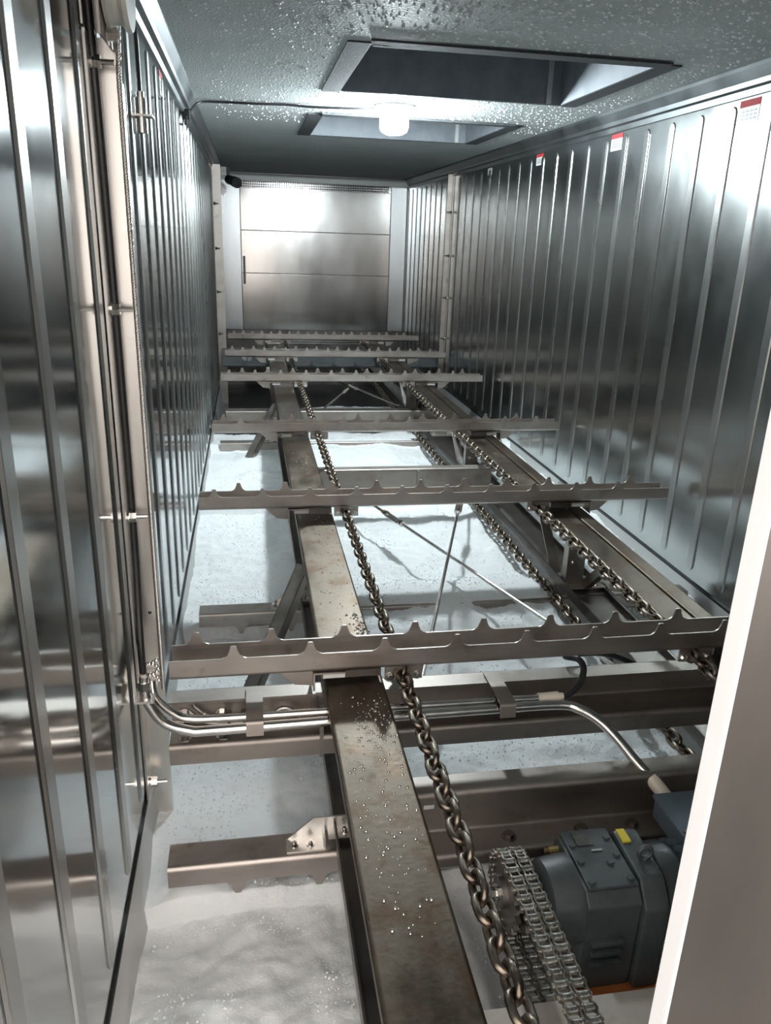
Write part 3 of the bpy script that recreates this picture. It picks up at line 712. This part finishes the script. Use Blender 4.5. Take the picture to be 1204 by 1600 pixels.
sticker('second red and white sticker along the right wall top', 1, 4.345, .135, 2.014, .082)
sticker('third sticker along the right wall, dark red edge on top', 1, 5.53, .13, 2.016, .07)
sticker('farthest plain white sticker along the right wall top', 1, 6.70, .11, 2.01, .05, False)
sticker('red sticker high on the left wall', -1, 3.42, .13, 2.014, .085)
t = thing('security_camera', 'black bullet camera hanging in the far left corner', 'camera', (-1.0, 9.5, 2.0))
MB().tube([(-1.01, 9.42, 1.992), (-.93, 9.2, 1.955)], .048, 18).build('camera_body', 'black_rubber', t, smooth=1)
MB().tube([(-.948, 9.25, 1.963), (-.918, 9.165, 1.948)], .055, 18).build('sun_shield', 'black_rubber', t, smooth=1)
MB().box(-1.03, -1.0, 9.40, 9.44, 2.02, 2.12).build('camera_arm', 'black_rubber', t)
t = thing('white_box', 'small white junction box beside the black camera', 'junction box', (-1.07, 9.3, 2.05))
MB().box(-1.11, -1.03, 9.28, 9.34, 2.02, 2.11).build('box_body', 'white_plastic', t, bevel=.006)
MB().tube([(-1.07, 9.272, 2.065), (-1.07, 9.281, 2.065)], .018, 14).build('box_knob', 'cream_plastic', t)

# ================================================================== gearmotor
t = thing('gear_motor', 'dark grey geared motor with sprocket, low at the right', 'motor', (-.05, 1.30, -.14))
MB().prism([(1.205, -.14), (1.20, .10), (1.225, .127), (1.395, .127), (1.41, .10), (1.41, -.14)], 'x', -.145, -.018).build('housing', 'cover_paint', t, bevel=.006)
hs = MB().box(-.138, -.022, 1.222, 1.398, .127, .136).build('cover_plate', 'cover_paint', t, bevel=.003)
for x, y in ((-.126, 1.24), (-.035, 1.24), (-.126, 1.30), (-.060, 1.29), (-.126, 1.35), (-.035, 1.365), (-.035, 1.31)):
    MB().tube([(x, y, .135), (x, y, .141)], .0085, 12).tube([(x, y, .141), (x, y, .1412)], .0045, 6).build('cover_bolt', 'cover_paint', hs, smooth=1)
MB().box(-.115, -.075, 1.345, 1.388, .1365, .1385).build('nameplate', 'plate_metal', hs)
MB().box(-.088, -.062, 1.325, 1.331, .1365, .1385).build('metal_strip', 'bright_steel', hs)
MB().prism([(1.19, -.14), (1.19, .085), (1.235, .138), (1.375, .145), (1.415, .10), (1.415, -.14)], 'x', -.016, .045).build('input_section', 'cover_paint', t, bevel=.008)
MB().box(-.008, .012, 1.335, 1.375, .1405, .1475).build('yellow_label', 'yellow_print', t)
mb = MB(); lp = [Vector((.02+.016*math.cos(a), 1.285, .158+.016*math.sin(a))) for a in [2*PI*k/14 for k in range(14)]]
mb.tube(lp, .0055, 8, closed=True).tube([(.02, 1.285, .135), (.02, 1.285, .146)], .008, 10).build('eye_bolt', 'cover_paint', t, smooth=1.3)
for z in (.005, -.025, -.055): MB().box(-.128, -.055, 1.190, 1.206, z-.007, z+.007).build('cooling_rib', 'cover_paint', t, bevel=.004)
AY, AZ = 1.292, .045
MB().lathe([(.095, -.145), (.095, -.165), (.088, -.21), (.07, -.222), (.03, -.224)], (0, AY, AZ), 'x', 36).build('output_flange', 'cover_paint', t, smooth=.8)
MB().lathe([(.085, .046), (.105, .06), (.108, .10), (.10, .115)], (0, 1.31, .02), 'x', 32).build('adapter_ring', 'cover_paint', t, smooth=.8)
MB().tube([(-.152, 1.365, .115), (-.175, 1.365, .115)], .008, 6).tube([(-.175, 1.365, .115), (-.185, 1.365, .115)], .006, 8).build('vent_plug', 'brass', t)
mt = MB().lathe([(.088, .115), (.088, .345), (.07, .365)], (0, 1.31, .02), 'x', 32).build('motor_body', 'motor_paint', t, smooth=.8)
for k in range(18):
    a = 2*PI*k/18; c_, s_ = math.cos(a), math.sin(a)
    p = [(.12, 1.31+.085*c_-.003*s_, .02+.085*s_+.003*c_), (.12, 1.31+.085*c_+.003*s_, .02+.085*s_-.003*c_), (.12, 1.31+.108*c_+.002*s_, .02+.108*s_-.002*c_), (.12, 1.31+.108*c_-.002*s_, .02+.108*s_+.002*c_)]
    q = [(.335, b_, d_) for _, b_, d_ in p]
    MB().add(p+q, [(0,1,2,3),(7,6,5,4),(0,4,5,1),(1,5,6,2),(2,6,7,3),(3,7,4,0)]).build('cooling_fin', 'motor_paint', mt)
tb = MB().box(.145, .29, 1.335, 1.475, .085, .138).build('terminal_box', 'motor_paint', t, bevel=.005)
MB().box(.140, .295, 1.330, 1.480, .138, .150).build('terminal_lid', 'motor_paint', tb, bevel=.004)
for x in (.153, .282): MB().tube([(x, 1.343, .15), (x, 1.343, .153)], .006, 8).build('lid_screw', 'dark_steel', tb)
MB().box(-.135, .075, 1.13, 1.42, -.165, -.141).build('rust_shim', 'orange_rust', t)
# sprocket on the output shaft
NT = 20; PR = .0254/(2*math.sin(PI/NT)); SX = -.284
def sprocket(parent, cy, cz, nm):
    sp = None
    for dx in (-.016, .016):
        poly = []
        for k in range(NT):
            for da, rr in ((-.5, PR-.007), (-.30, PR-.006), (-.12, PR+.007), (.12, PR+.007), (.30, PR-.006)):
                a = 2*PI*(k+da)/NT; poly.append((cy+rr*math.cos(a), cz+rr*math.sin(a)))
        o = MB().prism(poly, 'x', SX+dx-.0055, SX+dx+.0055).build('tooth_ring', 'dark_steel', parent if sp is None else sp)
        sp = sp or o
    MB().lathe([(.036, -.034), (.036, .05)], (SX, cy, cz), 'x', 24).build('hub', 'dark_steel', sp, smooth=.8)
    MB().tube([(SX-.034, cy, cz), (SX-.040, cy, cz)], .018, 16).tube([(SX-.040, cy, cz), (SX-.052, cy, cz)], .012, 6).build('shaft_bolt', 'bright_steel', sp)
    return sp
SCY, SCZ = 1.292, .083
sprocket(t, SCY, SCZ, 'drive')
# far end of the roller chain, towards the camera
t2 = thing('drive_shaft', 'drive shaft with sprocket at the near end of the roller chain', 'shaft', (-.2, .42, .11))
DY, DZ = .40, .095
sprocket(t2, DY, DZ, 'driven')
MB().tube([(-.62, DY, DZ), (.60, DY, DZ)], .025, 18).build('shaft', 'beam_steel', t2, smooth=1)
# duplex roller chain
rc = thing('roller_chain', 'oily double-strand roller chain looping over the gearbox sprocket', 'chain', (SX, SCY, SCZ))
u = Vector((0, DY-SCY, DZ-SCZ)); Ld = u.length; u.normalize(); nrm = Vector((0, -u.z, u.y))
if nrm.z < 0: nrm = -nrm
c1 = Vector((0, SCY, SCZ)); c2 = Vector((0, DY, DZ))
def path(s):
    tot_arc = PI*PR
    tot = 2*Ld+2*tot_arc; s = s % tot
    if s < Ld: return c1+nrm*PR+u*s, u
    s -= Ld
    if s < tot_arc:
        a = s/PR; return c2+(nrm*math.cos(a)+u*math.sin(a))*PR, (u*math.cos(a)-nrm*math.sin(a))
    s -= tot_arc
    if s < Ld: return c2-nrm*PR-u*s, -u
    s -= Ld; a = s/PR
    return c1-(nrm*math.cos(a)+u*math.sin(a))*PR, -(u*math.cos(a)-nrm*math.sin(a))
TOT = 2*Ld+2*PI*PR; NL = int(round(TOT/.0254)); NL += NL % 2; PP = TOT/NL
def rlink(outer):
    mb = MB(); mp = MB()
    for sx in (-.016, .016):
        mb.tube([(sx-.0085, 0, 0), (sx+.0085, 0, 0)], .0078, 12)
        for q in ((-.0125, .0125) if outer else (-.0096, .0096)):
            poly = []
            for k in range(9):
                a = PI/2+PI*k/8; poly.append((.0088*math.cos(a), .0088*math.sin(a)))
            poly.append((PP/2, -.0048))
            for k in range(9):
                a = -PI/2+PI*k/8; poly.append((PP+.0088*math.cos(a), .0088*math.sin(a)))
            poly.append((PP/2, .0048))
            mp.prism(poly, 'x', sx+q-.0013, sx+q+.0013)
    nf = len(mb.f); mb.add(mp.v, mp.f); npl = len(mb.f)
    mb.tube([(-.033, 0, 0), (.033, 0, 0)], .004, 8)
    return mb, nf, npl
rm = [None, None]
for k in range(NL):
    p, d = path(k*PP); p2, _ = path((k+1)*PP); d = (p2-p).normalized()
    nm = 'inner_link' if k % 2 else 'outer_link'
    if rm[k % 2] is None:
        lk, nf, npl = rlink(k % 2 == 0); o = lk.build(nm, 'roller_steel', smooth=.7); rm[k % 2] = o.data; o.parent = rc
        o.data.materials.append(MATS['plate_steel'])
        for q in range(nf, npl): o.data.polygons[q].material_index = 1
    else: o = share(rm[k % 2], nm, rc)
    zax = Vector((1, 0, 0)).cross(d)
    mt_ = Matrix((Vector((1, 0, 0)), d, zax)).transposed().to_4x4(); mt_.translation = p+Vector((SX, 0, 0))-ORG[rc.name]
    o.matrix_local = mt_
